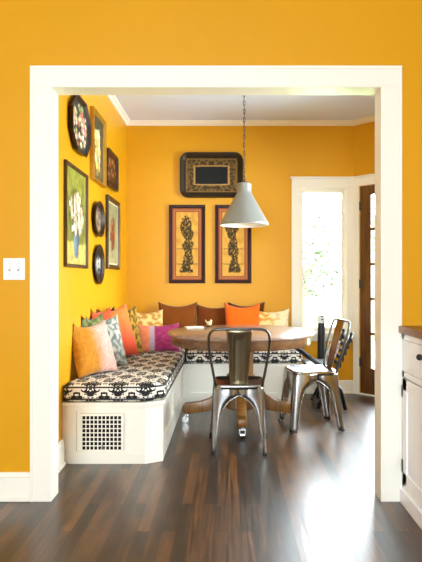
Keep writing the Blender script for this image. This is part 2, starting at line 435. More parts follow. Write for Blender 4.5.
# vent
vx0, vx1, vz0, vz1 = -.93, -.655, .075, .318
v = MB(); fw = .013
for a in ((vx0, vx1, vz0, vz0+fw-.0003), (vx0, vx1, vz1-fw+.0003, vz1), (vx0, vx0+fw, vz0+fw, vz1-fw), (vx1-fw, vx1, vz0+fw, vz1-fw)): v.box(a[0], a[1], YF-.012, YF+.006, a[2], a[3], bev=.002)
nx, nz = 10, 8
ix0, ix1, iz0, iz1 = vx0+fw, vx1-fw, vz0+fw, vz1-fw
for i in range(nx+1):
    x = ix0+(ix1-ix0)*i/nx; v.box(x-.0028, x+.0028, YF-.008, YF-.003, iz0, iz1)
for i in range(nz+1):
    z = iz0+(iz1-iz0)*i/nz; v.box(ix0, ix1, YF-.0075, YF-.0035, z-.0028, z+.0028)
vg = v.build('vent_grille', M_white, bench)
MB().box(ix0, ix1, YF-.001, YF+.004, iz0, iz1).build('vent_shade_sheet', M_vent_shade, vg)  # flat black sheet behind the bars, standing in for the shade inside the vent
MB().box(-.80, -.77, YF-.016, YF-.006, .1, .106).box(-.788, -.782, YF-.028, YF-.01, .098, .125).build('vent_lever', M_chrome, vg)

# cushions
def cushion(name, pts, label):
    m = MB(); m.prism(pts, BT+.001, .503, bev=.034, seg=4)
    o = m.build(name, M_damask, None, 50); boxuv(o)
    pp = MB(); ed = pts
    for z in (BT+.022, .485):
        loop = []
        for i, p in enumerate(ed):
            a, c, bb = Vector(ed[i-1]), Vector(p), Vector(ed[(i+1) % len(ed)])
            loop += [(*(c+(a-c).normalized()*.03), z), (*(c+((a-c).normalized()+(bb-c).normalized())*.012), z), (*(c+(bb-c).normalized()*.03), z)]
        pp.tube(loop, .0055, 6, closed=True)
    q = pp.build('piping', M_black, o, 179)
    return tag(o, label, 'cushion', 'damask seat cushions on the bench')
cushion('seat_cushion', [(XL+.006, 3.468), (-.53, 3.468), (-.402, 3.54), (-.402, YB-.006), (XL+.006, YB-.006)], 'long black and cream damask cushion on the left arm of the bench')
cushion('seat_cushion', [(-.386, 5.086), (.685, 5.086), (.685, YB-.006), (-.386, YB-.006)], 'black and cream damask cushion on the back arm of the bench, behind the table')

# ------------------------------------------------------------------ pillows
def sstep(a, b, x):
    t = max(0, min(1, (x-a)/(b-a))); return t*t*(3-2*t)
def mixc(a, b, t): return tuple(x*(1-t)+y*t for x, y in zip(a, b))
def setcol(me, cols):
    at = me.color_attributes.new('Col', 'FLOAT_COLOR', 'POINT')
    for i, c in enumerate(cols): at.data[i].color = (*c, 1)
def pillow(label, loc, yaw, tilt, w, h, t, colfn, seed=0, roll=0., name='throw_pillow', zb=.5, group='throw pillows on the corner bench', cat='pillow'):
    n = 26; bm = bmesh.new(); V = {}; cols = []
    off = Vector((seed*3.1, seed*1.7, 0))
    for side in (1, -1):
        for i in range(n+1):
            for j in range(n+1):
                edge = i in (0, n) or j in (0, n)
                if side == -1 and edge: V[(side, i, j)] = V[(1, i, j)]; continue
                u, v = -1+2*i/n, -1+2*j/n
                x = u*(1-.09*(1-v*v)*abs(u)**1.0); z = v*(1-.09*(1-u*u)*abs(v))
                d = max(0, (1-u*u))**.42*max(0, (1-v*v))**.42
                d *= 1+.16*noise.noise(Vector((u*2, v*2, side))+off)
                d += .02*noise.noise(Vector((u*6, v*6, side))+off) if not edge else 0
                zz = (z+1)/2*h
                zz -= .07*h*(1-u*u)*max(0, v)**2      # sagging top edge, ears at the corners
                V[(side, i, j)] = bm.verts.new((x*w/2, -side*d*t/2, zz)); cols.append(colfn(u, v, side))
    for side in (1, -1):
        for i in range(n):
            for j in range(n):
                q = [V[(side, i, j)], V[(side, i+1, j)], V[(side, i+1, j+1)], V[(side, i, j+1)]]
                bm.faces.new(q if side == 1 else q[::-1])
    bm.verts.index_update()
    me = bpy.data.meshes.new(name); bm.to_mesh(me); bm.free(); setcol(me, cols)
    for p in me.polygons: p.use_smooth = True
    me.materials.append(M_cloth)
    o = bpy.data.objects.new(name, me); C.objects.link(o)
    R = Matrix.Rotation(math.radians(yaw), 4, 'Z') @ Matrix.Rotation(math.radians(-tilt), 4, 'X') @ Matrix.Rotation(math.radians(roll), 4, 'Y')
    zmin = min((R @ v.co).z for v in me.vertices)
    o.matrix_world = Matrix.Translation((loc[0], loc[1], zb+.004-zmin)) @ R
    Mi = o.matrix_world.inverted(); Mw = o.matrix_world.copy()
    for v in me.vertices:
        q = Mw @ v.co
        if q.x < XL+.005 or q.y > YB-.005: v.co = Mi @ Vector((max(q.x, XL+.005), min(q.y, YB-.005), q.z))
    return tag(o, label, cat, group)
def plain(c, a=.1, f=3):
    c = hx(c)
    return lambda u, v, s: tuple(x*(1+a*noise.noise(Vector((u*f, v*f, s)))) for x in c)
def patt(c1, c2, f=5, th=.0, seed=0, soft=.12):
    a, b = hx(c1), hx(c2)
    return lambda u, v, s: mixc(a, b, sstep(th-soft, th+soft, noise.noise(Vector((u*f+seed, v*f, s*2)))))
def p_gold(u, v, s):
    c = mixc(hx('ba7a1c'), hx('cca092'), sstep(-.25, .35, u+.2*noise.noise(Vector((u*3, v*3, 1)))))
    k = noise.noise(Vector((u*9, v*9, 4)))
    return tuple(x*(1+.35*k) for x in c)
def p_block(u, v, s):
    k = .25*noise.noise(Vector((u*5, v*5, 4)))
    c = hx('8c2f28') if u < -.85 else hx('e0835a') if u < -.38 else hx('b49aa8') if u < -.12 else mixc(hx('7e1a42'), hx('a83a6c'), .5+2*k)
    return tuple(max(0, x*(1+k*.5)) for x in c)
def p_cream(u, v, s):
    a = patt('d99a2a', 'efdc9c', 4, .0, 3)(u, v, s); b = patt('f3e6bd', 'dfc27a', 4, .2, 8)(u, v, s)
    return mixc(a, b, sstep(-.1, .2, u))
def p_coral(u, v, s):
    return mixc(hx('d8502f'), hx('e07430'), sstep(-.6, .8, v))
# along the left wall, from the front
pillow('shiny gold and blush velvet pillow, frontmost on the left bench', (-.885, 3.815), 60, 20, .39, .39, .12, p_gold, 1)
pillow('olive green pillow, only its ear showing behind the gold velvet one', (-.955, 4.05), 68, 10, .34, .415, .07, patt('4f5b30', '80854f', 5, 0, 2), 2)
pillow('brick red pillow, its ear showing above the blue grey floral one', (-.965, 4.32), 66, 8, .34, .45, .07, plain('b84c1f'), 3)
pillow('blue grey and sage floral pillow leaning in front of the coral one', (-.885, 4.13), 52, 18, .38, .41, .10, patt('6a706a', 'b2b2a6', 6, .0, 5), 4)
pillow('dark brown pillow, a corner showing against the wall behind the floral one', (-.975, 4.54), 68, 6, .30, .44, .06, plain('3a2512'), 5)
pillow('bright coral orange pillow standing tall in the middle of the left bench', (-.862, 4.46), 48, 17, .40, .45, .12, p_coral, 6, roll=-5)
pillow('mustard and olive brocade pillow directly behind the coral orange one', (-.875, 4.80), 48, 14, .37, .44, .11, patt('5a430f', 'b58a28', 6, .0, 7), 7)
pillow('colour-blocked pillow in peach, lilac and magenta beside the table', (-.64, 5.02), 10, 22, .42, .28, .13, p_block, 8)
pillow('pale gold floral pillow in the back corner of the bench', (-.79, 5.43), 22, 14, .38, .38, .12, patt('c08a38', 'e6ca86', 4, .0, 9), 9)
# along the back wall
pillow('rust brown pillow, leftmost against the back wall', (-.51, 5.52), 0, 14, .40, .45, .11, plain('7a400c'), 10)
pillow('rust brown pillow between another brown one and the orange one', (-.135, 5.53), -4, 14, .40, .43, .11, plain('6e360a'), 11)
pillow('brown pillow mostly hidden behind the bright orange one', (.185, 5.60), 0, 6, .38, .44, .07, plain('622c06'), 12)
pillow('bright orange pillow on the back bench', (.145, 5.44), 2, 12, .36, .44, .11, plain('ea6a14', .06), 13)
pillow('gold and cream floral pillow, rightmost on the back bench', (.42, 5.50), 0, 14, .40, .385, .12, p_cream, 14)

# ------------------------------------------------------------------ pictures and trays
def rect_outline(w, h, r=0., n=8):
    if r <= 0: return [(-w/2, -h/2), (w/2, -h/2), (w/2, h/2), (-w/2, h/2)]
    o = []
    for cx, cy, a0 in ((w/2-r, h/2-r, 0), (-w/2+r, h/2-r, 90), (-w/2+r, -h/2+r, 180), (w/2-r, -h/2+r, 270)):
        for k in range(n+1):
            a = math.radians(a0+90*k/n); o.append((cx+r*math.cos(a), cy+r*math.sin(a)))
    return o
def ell_outline(w, h, n=56, scal=0., ns=12): return [((w/2)*(1+scal*math.cos(ns*2*PI*k/n))*math.cos(2*PI*k/n), (h/2)*(1+scal*math.cos(ns*2*PI*k/n))*math.sin(2*PI*k/n)) for k in range(n)]
def oct_outline(w, h, c): return [(-w/2+c, -h/2), (w/2-c, -h/2), (w/2, -h/2+c), (w/2, h/2-c), (w/2-c, h/2), (-w/2+c, h/2), (-w/2, h/2-c), (-w/2, -h/2+c)]
def offset(o, d):
    n = len(o); out = []
    area = sum(o[i][0]*o[(i+1) % n][1]-o[(i+1) % n][0]*o[i][1] for i in range(n)); sg = 1 if area > 0 else -1
    for i in range(n):
        p, q, r = Vector(o[i-1]), Vector(o[i]), Vector(o[(i+1) % n])
        a, b = (q-p).normalized(), (r-q).normalized()
        na, nb = Vector((-a.y, a.x))*sg, Vector((-b.y, b.x))*sg
        m = (na+nb).normalized(); k = d/max(.35, m.dot(na)); out.append(tuple(q+m*k))
    return out
def sweep(outline, prof):
    """prof: list of (inset, height off the wall); returns MB (faces -y)"""
    bm = bmesh.new(); rings = []
    for ins, y in prof: rings.append([bm.verts.new((x, -y, z)) for x, z in offset(outline, ins)])
    n = len(outline)
    for A, B in zip(rings, rings[1:]+rings[:1]):
        for k in range(n): bm.faces.new((A[k], A[(k+1) % n], B[(k+1) % n], B[k]))
    bmesh.ops.recalc_face_normals(bm, faces=bm.faces)
    m = MB(); m.add(bm); return m
def dense(o, step):
    out = []
    for i in range(len(o)):
        a, b = Vector(o[i]), Vector(o[(i+1) % len(o)]); k = max(1, int((b-a).length/step))
        out += [tuple(a.lerp(b, t/k)) for t in range(k)]
    return out
def canvas(name, outline, y, fn, parent, m, rings=26, thick=.004):
    o = dense(outline, .012); n = len(o); bm = bmesh.new(); cols = []
    W = max(p[0] for p in o); Hh = max(p[1] for p in o)
    R = []
    for j in range(rings):
        s = 1-j/rings; ring = []
        for x, z in o:
            ring.append(bm.verts.new((x*s, -y, z*s))); cols.append(fn(x*s/W, z*s/Hh))
        R.append(ring)
    c = bm.verts.new((0, -y, 0)); cols.append(fn(0, 0))
    for A, B in zip(R, R[1:]):
        for k in range(n): bm.faces.new((A[k], A[(k+1) % n], B[(k+1) % n], B[k]))
    for k in range(n): bm.faces.new((R[-1][k], R[-1][(k+1) % n], c))
    # back
    bk = [bm.verts.new((x, -y+thick, z)) for x, z in o]; cols += [(.05, .04, .03)]*n
    for k in range(n): bm.faces.new((R[0][k], bk[k], bk[(k+1) % n], R[0][(k+1) % n]))
    bm.faces.new(bk)
    bmesh.ops.recalc_face_normals(bm, faces=bm.faces)
    me = bpy.data.meshes.new(name); bm.to_mesh(me); bm.free(); setcol(me, cols); me.materials.append(m)
    ob = bpy.data.objects.new(name, me); C.objects.link(ob); ob.parent = parent
    return ob
def bouquet(seed, bg1, bg2, pal, n=26, spread=(.55, .5), cy=.15, vase=None, table=None, size=.14):
    rr = random.Random(seed); b1, b2 = hx(bg1), hx(bg2); P = [hx(p) for p in pal]
    fl = []
    for k in range(n):
        a, r = rr.random()*6.28, math.sqrt(rr.random())
        fl.append((r*math.cos(a)*spread[0], cy+r*math.sin(a)*spread[1], size*rr.uniform(.5, 1.1), rr.choice(P)))
    def fn(u, v):
        k = noise.noise(Vector((u*2.5+seed, v*2.5, 0)))
        c = mixc(b2, b1, max(0, min(1, .5+.5*v+.5*k)))
        if table and v < -.55+.05*k: c = hx(table)
        if vase and -.85 < v < -.15:
            t = (v+.85)/.7; wv = .12+.14*math.sin(t*PI)**.8
            if abs(u) < wv: c = tuple(x*(1.25-.8*(u/wv+1)/2) for x in hx(vase))
        e = ((u/spread[0]/1.15)**2+((v-cy)/spread[1]/1.15)**2)
        if e < 1 and noise.noise(Vector((u*7, v*7, seed))) > -.15: c = mixc(c, hx('3c4526'), .65)
        for x, y, r, pc in fl:
            d = math.hypot(u-x, (v-y))/r
            if d < 1: c = tuple(q*(1.05-.45*d*d+.25*math.sin(6*math.atan2(v-y, u-x))*d) for q in pc)
        k2 = 1+.45*noise.noise(Vector((u*7, v*7, seed+.5)))+.3*noise.noise(Vector((u*17, v*17, seed)))
        return tuple(max(.004, min(1, q*k2)) for q in c)
    return fn
GP = 'pictures and trays on the left wall'
def hang(name, label, cat, yc, zc, group=GP): return thing(name, label, cat, (XL+.001, yc, zc), PI/2, group)
# octagonal floral tray, top and front
o = oct_outline(.47, .38, .115); t = hang('hanging_tray', 'black octagonal tray painted with a pale floral bouquet, topmost near the opening', 'tray', 3.82, 2.215)
sweep(o, [(.02, 0), (.015, .004), (0, .036), (.003, .040), (.010, .039), (.03, .018), (.03, 0)]).build('rim', M_plateb, t)
def octf(u, v):
    c = bouquet(11, '2a2e34', '34383e', ['e8d8b0', 'c4685a', 'f2e8d4', 'd99a8a', 'a8b070'], 76, (.86, .86), 0, size=.13)(u, v)
    return c
canvas('tray_face', offset(o, .027), .021, octf, t, M_attrg)
# gold framed bouquet
def framed(name, label, y0, y1, z0, z1, fw, d, mfr, fn, prof=None, mat_w=0., mat_m=None, cat='picture'):
    w, h = y1-y0, z1-z0; t = hang(name, label, cat, (y0+y1)/2, (z0+z1)/2); o = rect_outline(w, h)
    sweep(o, prof or [(0, 0), (0, d*.8), (fw*.15, d), (fw*.45, d*.92), (fw*.6, d*.7), (fw*.85, d*.62), (fw, d*.35), (fw, 0)]).build('frame', mfr, t)
    ins = fw-.004
    if mat_w:
        m = sweep(offset(o, ins), [(0, d*.2), (0, d*.34), (mat_w, d*.34), (mat_w, d*.2)]); m.build('mat_board', mat_m, t); ins += mat_w-.003
    canvas('painting', offset(o, ins), d*.3, fn, t, M_attr)
    return t
framed('framed_painting', 'gilt framed dark still life of yellow flowers, high on the left wall', 4.17, 4.59, 1.92, 2.465, .028, .036, M_gold,
       bouquet(21, '4a4638', '6a5a3c', ['e8cc70', 'f0e2b0', 'd8ac4c', 'd8d0b8'], 38, (.5, .68), 0, vase='b09040', size=.17))
framed('framed_painting', 'large dark framed green painting of pink white flowers in a blue vase', 3.51, 4.05, 1.24, 1.92, .024, .022, M_frame_dark,
       bouquet(31, '93933c', '6c6a34', ['f4e8d0', 'eccab8', 'dcc0a0', 'f8f2e4'], 50, (.66, .44), .1, vase='6f8698', table='c0ac5c', size=.115))
t = framed('framed_painting', 'bronze framed painting of a russet bouquet, nearest the back corner', 4.71, 5.21, 1.255, 1.885, .04, .028, M_bronze,
       bouquet(41, '989870', 'a89e74', ['8a3a24', 'a0522e', '6a3a22', 'b87048'], 26, (.42, .5), .0, size=.17), mat_w=.016, mat_m=mat('gold_white_slip', hx('e8dcb4'), .5))
# small dark tray
o = rect_outline(.46, .325, .05); t = hang('hanging_tray', 'small dark red-brown rounded tray, nearest the back corner under the crown', 'tray', 4.90, 2.125)
sweep(o, [(.02, 0), (.012, .004), (0, .026), (.004, .03), (.012, .028), (.03, .012), (.03, 0)]).build('rim', M_plateb, t)
canvas('tray_face', offset(o, .027), .014, bouquet(51, '4a1e14', '3a180f', ['8a4a28', 'b07848', '5a2a18', 'c8a070'], 22, (.75, .7), 0, size=.2), t, M_attrg)
def round_plate(label, yc, zc, w, h, d, fn):
    o = ell_outline(w, h); t = hang('wall_plate', label, 'plate', yc, zc)
    sweep(o, [(.03, 0), (.02, .006), (0, d), (.004, d+.004), (.012, d+.002), (.03, d*.55), (.045, d*.4), (.045, 0)]).build('rim', M_plateb, t, 40)
    canvas('plate_face', offset(o, .042), d*.4+.001, fn, t, M_attrg)
round_plate('round dark brown plate hung above the oval one', 4.37, 1.636, .32, .285, .034, bouquet(61, '4a382c', '6a5444', ['8a7058', '705848', 'a89078'], 18, (.8, .8), 0, size=.3))
round_plate('oval black plate with a grey floral centre, lowest on the left wall', 4.40, 1.282, .32, .32, .024, bouquet(71, '1c1a1c', '24221f', ['a8a49c', '78808a', 'c8c4ba', '505860'], 26, (.6, .6), 0, size=.2))

GB = 'pieces on the back wall'
def hangb(name, label, cat, xc, zc): return thing(name, label, cat, (xc, YB-.001, zc), 0, GB)
# tray on the back wall
o = rect_outline(.645, .465, .085); t = hangb('hanging_tray', 'large dark rounded tray with a black centre panel, above the two prints', 'tray', -.168, 2.23)
sweep(o, [(.04, 0), (.025, .005), (0, .042), (.004, .047), (.016, .045), (.05, .014), (.05, 0)]).build('rim', mat('tray_rim_lacquer', hx('2e2210'), .4, var=.5, scale=35, spec=.25), t, 40)
def tolef(u, v):
    x, z = abs(u)*.27, abs(v)*.185
    if x < .166 and z < .088: return hx('16181a')
    if x < .176 and z < .098: return hx('b08a4c')
    k = noise.noise(Vector((abs(u)*10, v*8, 1)))
    c = mixc(hx('3c2e18'), hx('70562a'), sstep(-.15, .25, k))
    if x > .255 or z > .172: c = hx('1c150c')
    elif x > .245 or z > .162: c = hx('7a5c28')
    return c
canvas('tray_face', offset(o, .046), .016, tolef, t, M_attrg, rings=34)
# two tall prints
def printf(seed):
    ph = seed*1.7
    def fn(u, v):
        k = noise.noise(Vector((u*3, v*5, seed)))
        c = mixc(hx('d8a848'), hx('c4923a'), .5+k)
        for zz in (-.15, -.62):
            if abs(v-zz) < .012: c = hx('6a4c20')
        cx = .12*math.sin(v*3+ph)
        wv = .5-.25*abs(v-.5)/.4 if v > .1 else (.36+.08*math.sin(v*11+ph))
        if v > .78: wv = max(0, (.9-v)/.12)*.45
        if v < -.78: wv = .55 if v > -.9 else 0
        q = noise.noise(Vector((u*9+seed, v*16, 2.3)))+.35*noise.noise(Vector((u*22, v*40, seed)))
        if abs(u-cx) < 1.15*wv*(1+.5*k) and q > -.36: c = mixc(hx('2e2410'), hx('6a5424'), sstep(-.1, .5, q))
        return c
    return fn
M_slip = mat('pale_gold_slip', hx('c08a58'), .6)
def tall_print(label, xc, seed):
    t = hangb('framed_print', label, 'picture', xc, 1.528); o = rect_outline(.37, .80)
    sweep(o, [(0, 0), (0, .022), (.006, .027), (.026, .024), (.034, .014), (.034, 0)]).build('frame', M_frame_red, t)
    sweep(offset(o, .031), [(0, .006), (0, .010), (.042, .010), (.042, .006)]).build('mat_board', M_terra, t)
    sweep(offset(o, .050), [(0, .008), (0, .0115), (.005, .0115), (.005, .008)]).build('slip', M_slip, t)
    canvas('print', offset(o, .071), .0095, printf(seed), t, M_attr, rings=40)
tall_print('tall mahogany framed print with an orange mat, left of the pair', -.418, 1)
tall_print('tall mahogany framed print with an orange mat, partly behind the pendant lamp', .054, 2)

# ------------------------------------------------------------------ light switch
x0, zc = (13.5-228)/191.5, 1.15+12/191.5
t = thing('light_switch', 'white double toggle light switch plate on the wall left of the opening', 'switch', (x0, 2.91, zc))
MB().box(-.057, .057, -.006, 0, -.057, .057, bev=.003).build('plate', M_plate, t)
for s in (-.023, .023):
    g = MB().box(s-.005, s+.005, -.0075, -.005, -.012, .012).build('toggle', M_grey, t)
    MB().box(s-.004, s+.004, -.014, -.006, -.001, .009, bev=.001).build('lever', M_plate, g)
    for z in (-.03, .03): MB().tube([(s, -.0075, z), (s, -.005, z)], .003, 8).build('screw', M_grey, t)

# ------------------------------------------------------------------ pendant lamp
px, py = .131, 4.5
t = thing('pendant_lamp', 'grey metal cone pendant lamp hanging on a chain over the table', 'lamp', (px, py, 1.6))
cone = [(.194, .0), (.197, .004), (.197, .014), (.188, .03), (.06, .262), (.058, .27), (.058, .335), (.05, .342), (.0, .342)]
inn = [(.194, .0), (.186, .012), (.183, .03), (.055, .262), (0, .262)]
MB().lathe(cone).build('shade', M_zinc, t, 35)
MB().lathe(inn).build('shade_lining', M_shadein, t, 35)
MB().lathe([(0, .342), (.02, .342), (.02, .36), (.008, .368), (0, .368)], 16).build('cap', M_dsteel, t, 40)
MB().lathe([(0, .262), (.022, .262), (.022, .2), (0, .2)], 16).build('socket', M_plate, t, 40)
bl = MB(); bl.sphere((0, 0, .16), .035); bl.lathe([(.014, .2), (.014, .18)], 12); bl.build('bulb', M_shadein, t, 60)
ch = MB(); z = .362; k = 0; top = H-1.6-.03
while z < top:
    pts = []
    for a in range(14):
        th = 2*PI*a/14; pts.append((.009*math.cos(th), 0, .021*math.sin(th)))
    ch.tube(pts, .0026, 6, closed=True, M=Matrix.Translation((0, 0, z+.018)) @ Matrix.Rotation(PI/2*(k % 2), 4, 'Z')); z += .034; k += 1
ch.tube([(0.004*math.sin(i*1.2), .004*math.cos(i*1.2), .36+i*(top-.36)/24) for i in range(25)], .002, 6)
ch.build('chain', M_dsteel, t, 179)
MB().lathe([(0, H-1.6-.035), (.02, H-1.6-.03), (.06, H-1.6-.012), (.062, H-1.6-.001), (0, H-1.6-.001)], 24).build('ceiling_rose', M_zinc, t, 40)

# ------------------------------------------------------------------ table
tx, ty = .105, 4.5
t = thing('pedestal_table', 'round oak pedestal dining table on four curved feet with castors', 'table', (tx, ty, 0))
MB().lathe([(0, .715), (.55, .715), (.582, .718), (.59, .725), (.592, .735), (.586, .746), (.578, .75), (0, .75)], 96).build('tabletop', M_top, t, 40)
MB().lathe([(.52, .716), (.565, .716), (.565, .655), (.560, .648), (.535, .648), (.53, .655), (.52, .716)], 96).build('apron', M_table, t, 40)
MB().lathe([(0, .716), (.2, .716), (.2, .69), (.14, .66), (.11, .63), (.105, .40), (.125, .385), (.125, .36), (.13, .35), (.135, .14), (.12, .125), (0, .125)], 8, Matrix.Rotation(PI/8, 4, 'Z')).build('pedestal', M_leg, t)
top_ = [(.09, .345), (.125, .34), (.16, .30), (.20, .245), (.26, .20), (.33, .175), (.41, .165), (.455, .16), (.475, .14), (.475, .11)]
bot_ = [(.465, .085), (.43, .08), (.36, .088), (.28, .098), (.2, .115), (.12, .125), (.09, .13)]
for k in range(4):
    Mk = Matrix.Rotation(k*PI/2, 4, 'Z') @ Matrix.Rotation(PI/2, 4, 'X')
    f = MB(); f.prism(top_+bot_, -.034, .034, Mk, bev=.006).build('foot', M_leg, t, 30) if False else None
    f = MB(); f.prism(top_+bot_, -.034, .034, Mk, bev=.005); fo = f.build('foot', M_leg, t, 35)
    Rk = Matrix.Rotation(k*PI/2, 4, 'Z')
    cst = MB(); cst.tube([(.435, 0, .09), (.435, 0, .062)], .011, 10, M=Rk)
    cst.tube([(.435, -.02, .066), (.45, -.02, .03)], .005, 6, M=Rk).tube([(.435, .02, .066), (.45, .02, .03)], .005, 6, M=Rk).box(.424, .45, -.022, .022, .06, .07, Rk)
    cst.tube([(.45, -.016, .029), (.45, .016, .029)], .028, 18, M=Rk)
    cst.build('castor', M_chrome, fo, 40)
# things on the table
m = MB(); m.box(-.075, .075, -.05, .05, 0, .012, bev=.002)
o = m.build('booklet', mat('pale_paper', hx('e9e2cf'), .8, var=.05), None, None, (-.29, 4.73, .7505), (0, 0, .3)); tag(o, 'pale paper booklet lying flat near the left rim of the table', 'booklet')
t = thing('small_figurine', 'small pale gold figurine on the table, before the brown pillows', 'ornament', (-.165, 4.86, .7505))
MB().lathe([(0, 0), (.026, 0), (.028, .006), (.018, .012), (0, .012)], 18).build('base', M_brass, t, 40)
f = MB(); f.sphere((0, 0, .028), .02, (1.2, .8, 1)); f.sphere((.016, 0, .05), .012); f.tube([(.004, 0, .03), (.014, 0, .048)], .009, 8); f.tube([(-.012, 0, .03), (-.03, 0, .048), (-.034, 0, .062)], [.008, .006, .003], 8)
f.build('body', mat('pale_ceramic', hx('d8c69a'), .4, var=.2, scale=30), t, 179)

# ------------------------------------------------------------------ metal bistro chairs
def make_chair(label, rotz, loc):
    t = thing('metal_chair', label, 'chair', loc, rotz, 'metal bistro chairs at the table')
    SH = .45
    def corner(z, sx, fr):
        k = 1-z/SH
        xh = (.172+.034*k) if fr else (.163+.014*k)
        y = (.172+.04*k) if fr else -(.170+.043*k)
        return sx*xh, y
    def gap(z, W):       # half opening of the arch at height z
        zt = SH-.062
        if z >= zt: return 0
        d = zt-z
        return min(W-.018, .105*(1-math.exp(-d/.045))+.155*d)
    zs = [SH-.004, SH-.02, SH-.04, SH-.06] + [SH-.062-x for x in (.003, .008, .015, .025, .04, .06, .09, .13, .18, .24, .3, .35, SH-.068)]
    for fr in (True, False):
        for sx in (1, -1):
            bm = bmesh.new(); prev = None
            for z in zs:
                cx, cy = corner(z, sx, fr); sy = 1 if cy > 0 else -1
                wx = abs(cx)-gap(z, abs(cx)); wy = abs(cy)-gap(z, abs(cy))
                r = min(.022, wx*.6, wy*.6)
                pts = [(cx-sx*wx, cy), (cx-sx*(r+(wx-r)*.5), cy+sy*.003), (cx-sx*r, cy+sy*.001), (cx-sx*r*.3, cy-sy*r*.3), (cx-sx*.0, cy-sy*r), (cx+sx*.003, cy-sy*(r+(wy-r)*.5)), (cx, cy-sy*wy)]
                row = [bm.verts.new((x, y, z)) for x, y in pts]
                if prev:
                    for a in range(len(row)-1): bm.faces.new((prev[a], prev[a+1], row[a+1], row[a]))
                prev = row
            bmesh.ops.recalc_face_normals(bm, faces=bm.faces)
            m = MB(); m.add(bm); lg = m.build('leg', M_steel, t, 50)
            so = lg.modifiers.new('Solidify', 'SOLIDIFY'); so.thickness = .004; so.offset = 0
            cx, cy = corner(0, sx, fr); sy = 1 if cy > 0 else -1
            cap = MB(); cap.prism([(cx+sx*.003, cy+sy*.003), (cx-sx*.022, cy+sy*.003), (cx-sx*.022, cy-sy*.004), (cx-sx*.005, cy-sy*.022), (cx+sx*.003, cy-sy*.022)], 0, .014); cap.build('foot_cap', M_rub, lg)
            # rolled rim of the arch
    # rolled bead along every arch
    ar = MB()
    def arch(side):
        pts = []
        zl = [.03+i*(SH-.062-.03)/22 for i in range(23)]
        zl = [SH-.062-(SH-.092)*(1-i/22)**1.8 for i in range(23)]
        for sgn in (-1, 1):
            seq = zl if sgn == -1 else zl[::-1]
            for z in seq:
                if side in ('f', 'b'):
                    cx, cy = corner(z, 1, side == 'f'); pts.append((sgn*gap(z, cx), cy, z))
                else:
                    sx = 1 if side == 'r' else -1
                    cxf, cyf = corner(z, sx, True); cxb, cyb = corner(z, sx, False)
                    if sgn == -1: pts.append((cxb, cyb+abs(cyb)-gap(z, abs(cyb)) if gap(z, abs(cyb)) else 0, z))
                    else: pts.append((cxf, gap(z, abs(cyf)), z))
        return pts
    for s in 'fb': ar.tube(arch(s), .0038, 6)
    for s in 'rl':
        pts = []
        for fr_ in (False, True):
            zl = [SH-.062-(SH-.092)*(1-i/22)**1.8 for i in range(23)]
            for z in (zl if not fr_ else zl[::-1]):
                cx, cy = corner(z, 1 if s == 'r' else -1, fr_); g = gap(z, abs(cy)); pts.append((cx, g*(1 if fr_ else -1), z))
        ar.tube(pts, .0038, 6)
    ar.build('arch_bead', M_steel, t, 179)
    # seat pan: rounded square, dished, with a rolled lip
    n = 44; bm = bmesh.new(); rings = []
    prof = [(1.03, -.022), (1.04, -.004), (1.03, .006), (1.0, .009), (.94, .005), (.88, -.002), (.6, -.006), (.3, -.007)]
    for s, dz in prof:
        ring = []
        for k in range(n):
            a = 2*PI*k/n; c_, s_ = math.cos(a), math.sin(a); e = .28
            x = math.copysign(abs(c_)**e, c_)*.168; y = math.copysign(abs(s_)**e, s_)*.172
            x *= 1+.03*(y/.172)
            ring.append(bm.verts.new((x*s, y*s, SH+dz)))
        rings.append(ring)
    for A, B in zip(rings, rings[1:]):
        for k in range(n): bm.faces.new((A[k], A[(k+1) % n], B[(k+1) % n], B[k]))
    cc = bm.verts.new((0, 0, SH-.007))
    for k in range(n): bm.faces.new((rings[-1][k], rings[-1][(k+1) % n], cc))
    bmesh.ops.recalc_face_normals(bm, faces=bm.faces)
    m = MB(); m.add(bm); st = m.build('seat', M_steel, t, 179)
    so = st.modifiers.new('Solidify', 'SOLIDIFY'); so.thickness = .003; so.offset = -1
    # back hoop
    def lean(z): return -.158-.10*max(0, (z-.45)/.39)**1.15
    half = [(.155, .44), (.160, .48), (.170, .53), (.182, .60), (.192, .66), (.198, .71), (.201, .75), (.199, .785), (.190, .812), (.172, .829), (.148, .836), (.1, .838), (.05, .838)]
    pts = [(x, lean(z), z) for x, z in half]+[(0, lean(.838), .838)]+[(-x, lean(z), z) for x, z in half[::-1]]
    MB().tube(pts, .009, 12).build('back_frame', M_dsteel, t, 179)
    # pressed splat
    bm = bmesh.new(); nz, nx = 20, 16; g = []
    for j in range(nz+1):
        z = .445+(.832-.445)*j/nz; hw = .058+.026*j/nz
        row = []
        for i in range(nx+1):
            u = -1+2*i/nx; x = u*hw
            y = lean(z)+.004-.012*(1-u*u)+.004
            zz = j/nz
            inside = sstep(.04, .06, zz)-sstep(.86, .9, zz)
            wv = .62-.12*zz
            y += .006*inside*(1-sstep(wv-.1, wv, abs(u))) - .003*inside*math.exp(-((abs(u)-wv)/.1)**2)
            row.append(bm.verts.new((x, y, z)))
        g.append(row)
    for j in range(nz):
        for i in range(nx): bm.faces.new((g[j][i], g[j][i+1], g[j+1][i+1], g[j+1][i]))
    bmesh.ops.recalc_face_normals(bm, faces=bm.faces)
    m = MB(); m.add(bm); sp = m.build('splat', M_steel2, t, 60)
    so = sp.modifiers.new('Solidify', 'SOLIDIFY'); so.thickness = .004; so.offset = 0
    return t
chair = make_chair('gunmetal steel chair in front of the table, its back to us', 0, (.073, 3.865, 0))
dup(chair, (.655, 4.40, 0), PI/2+math.radians(8), 'gunmetal steel chair right of the table, facing left towards it')

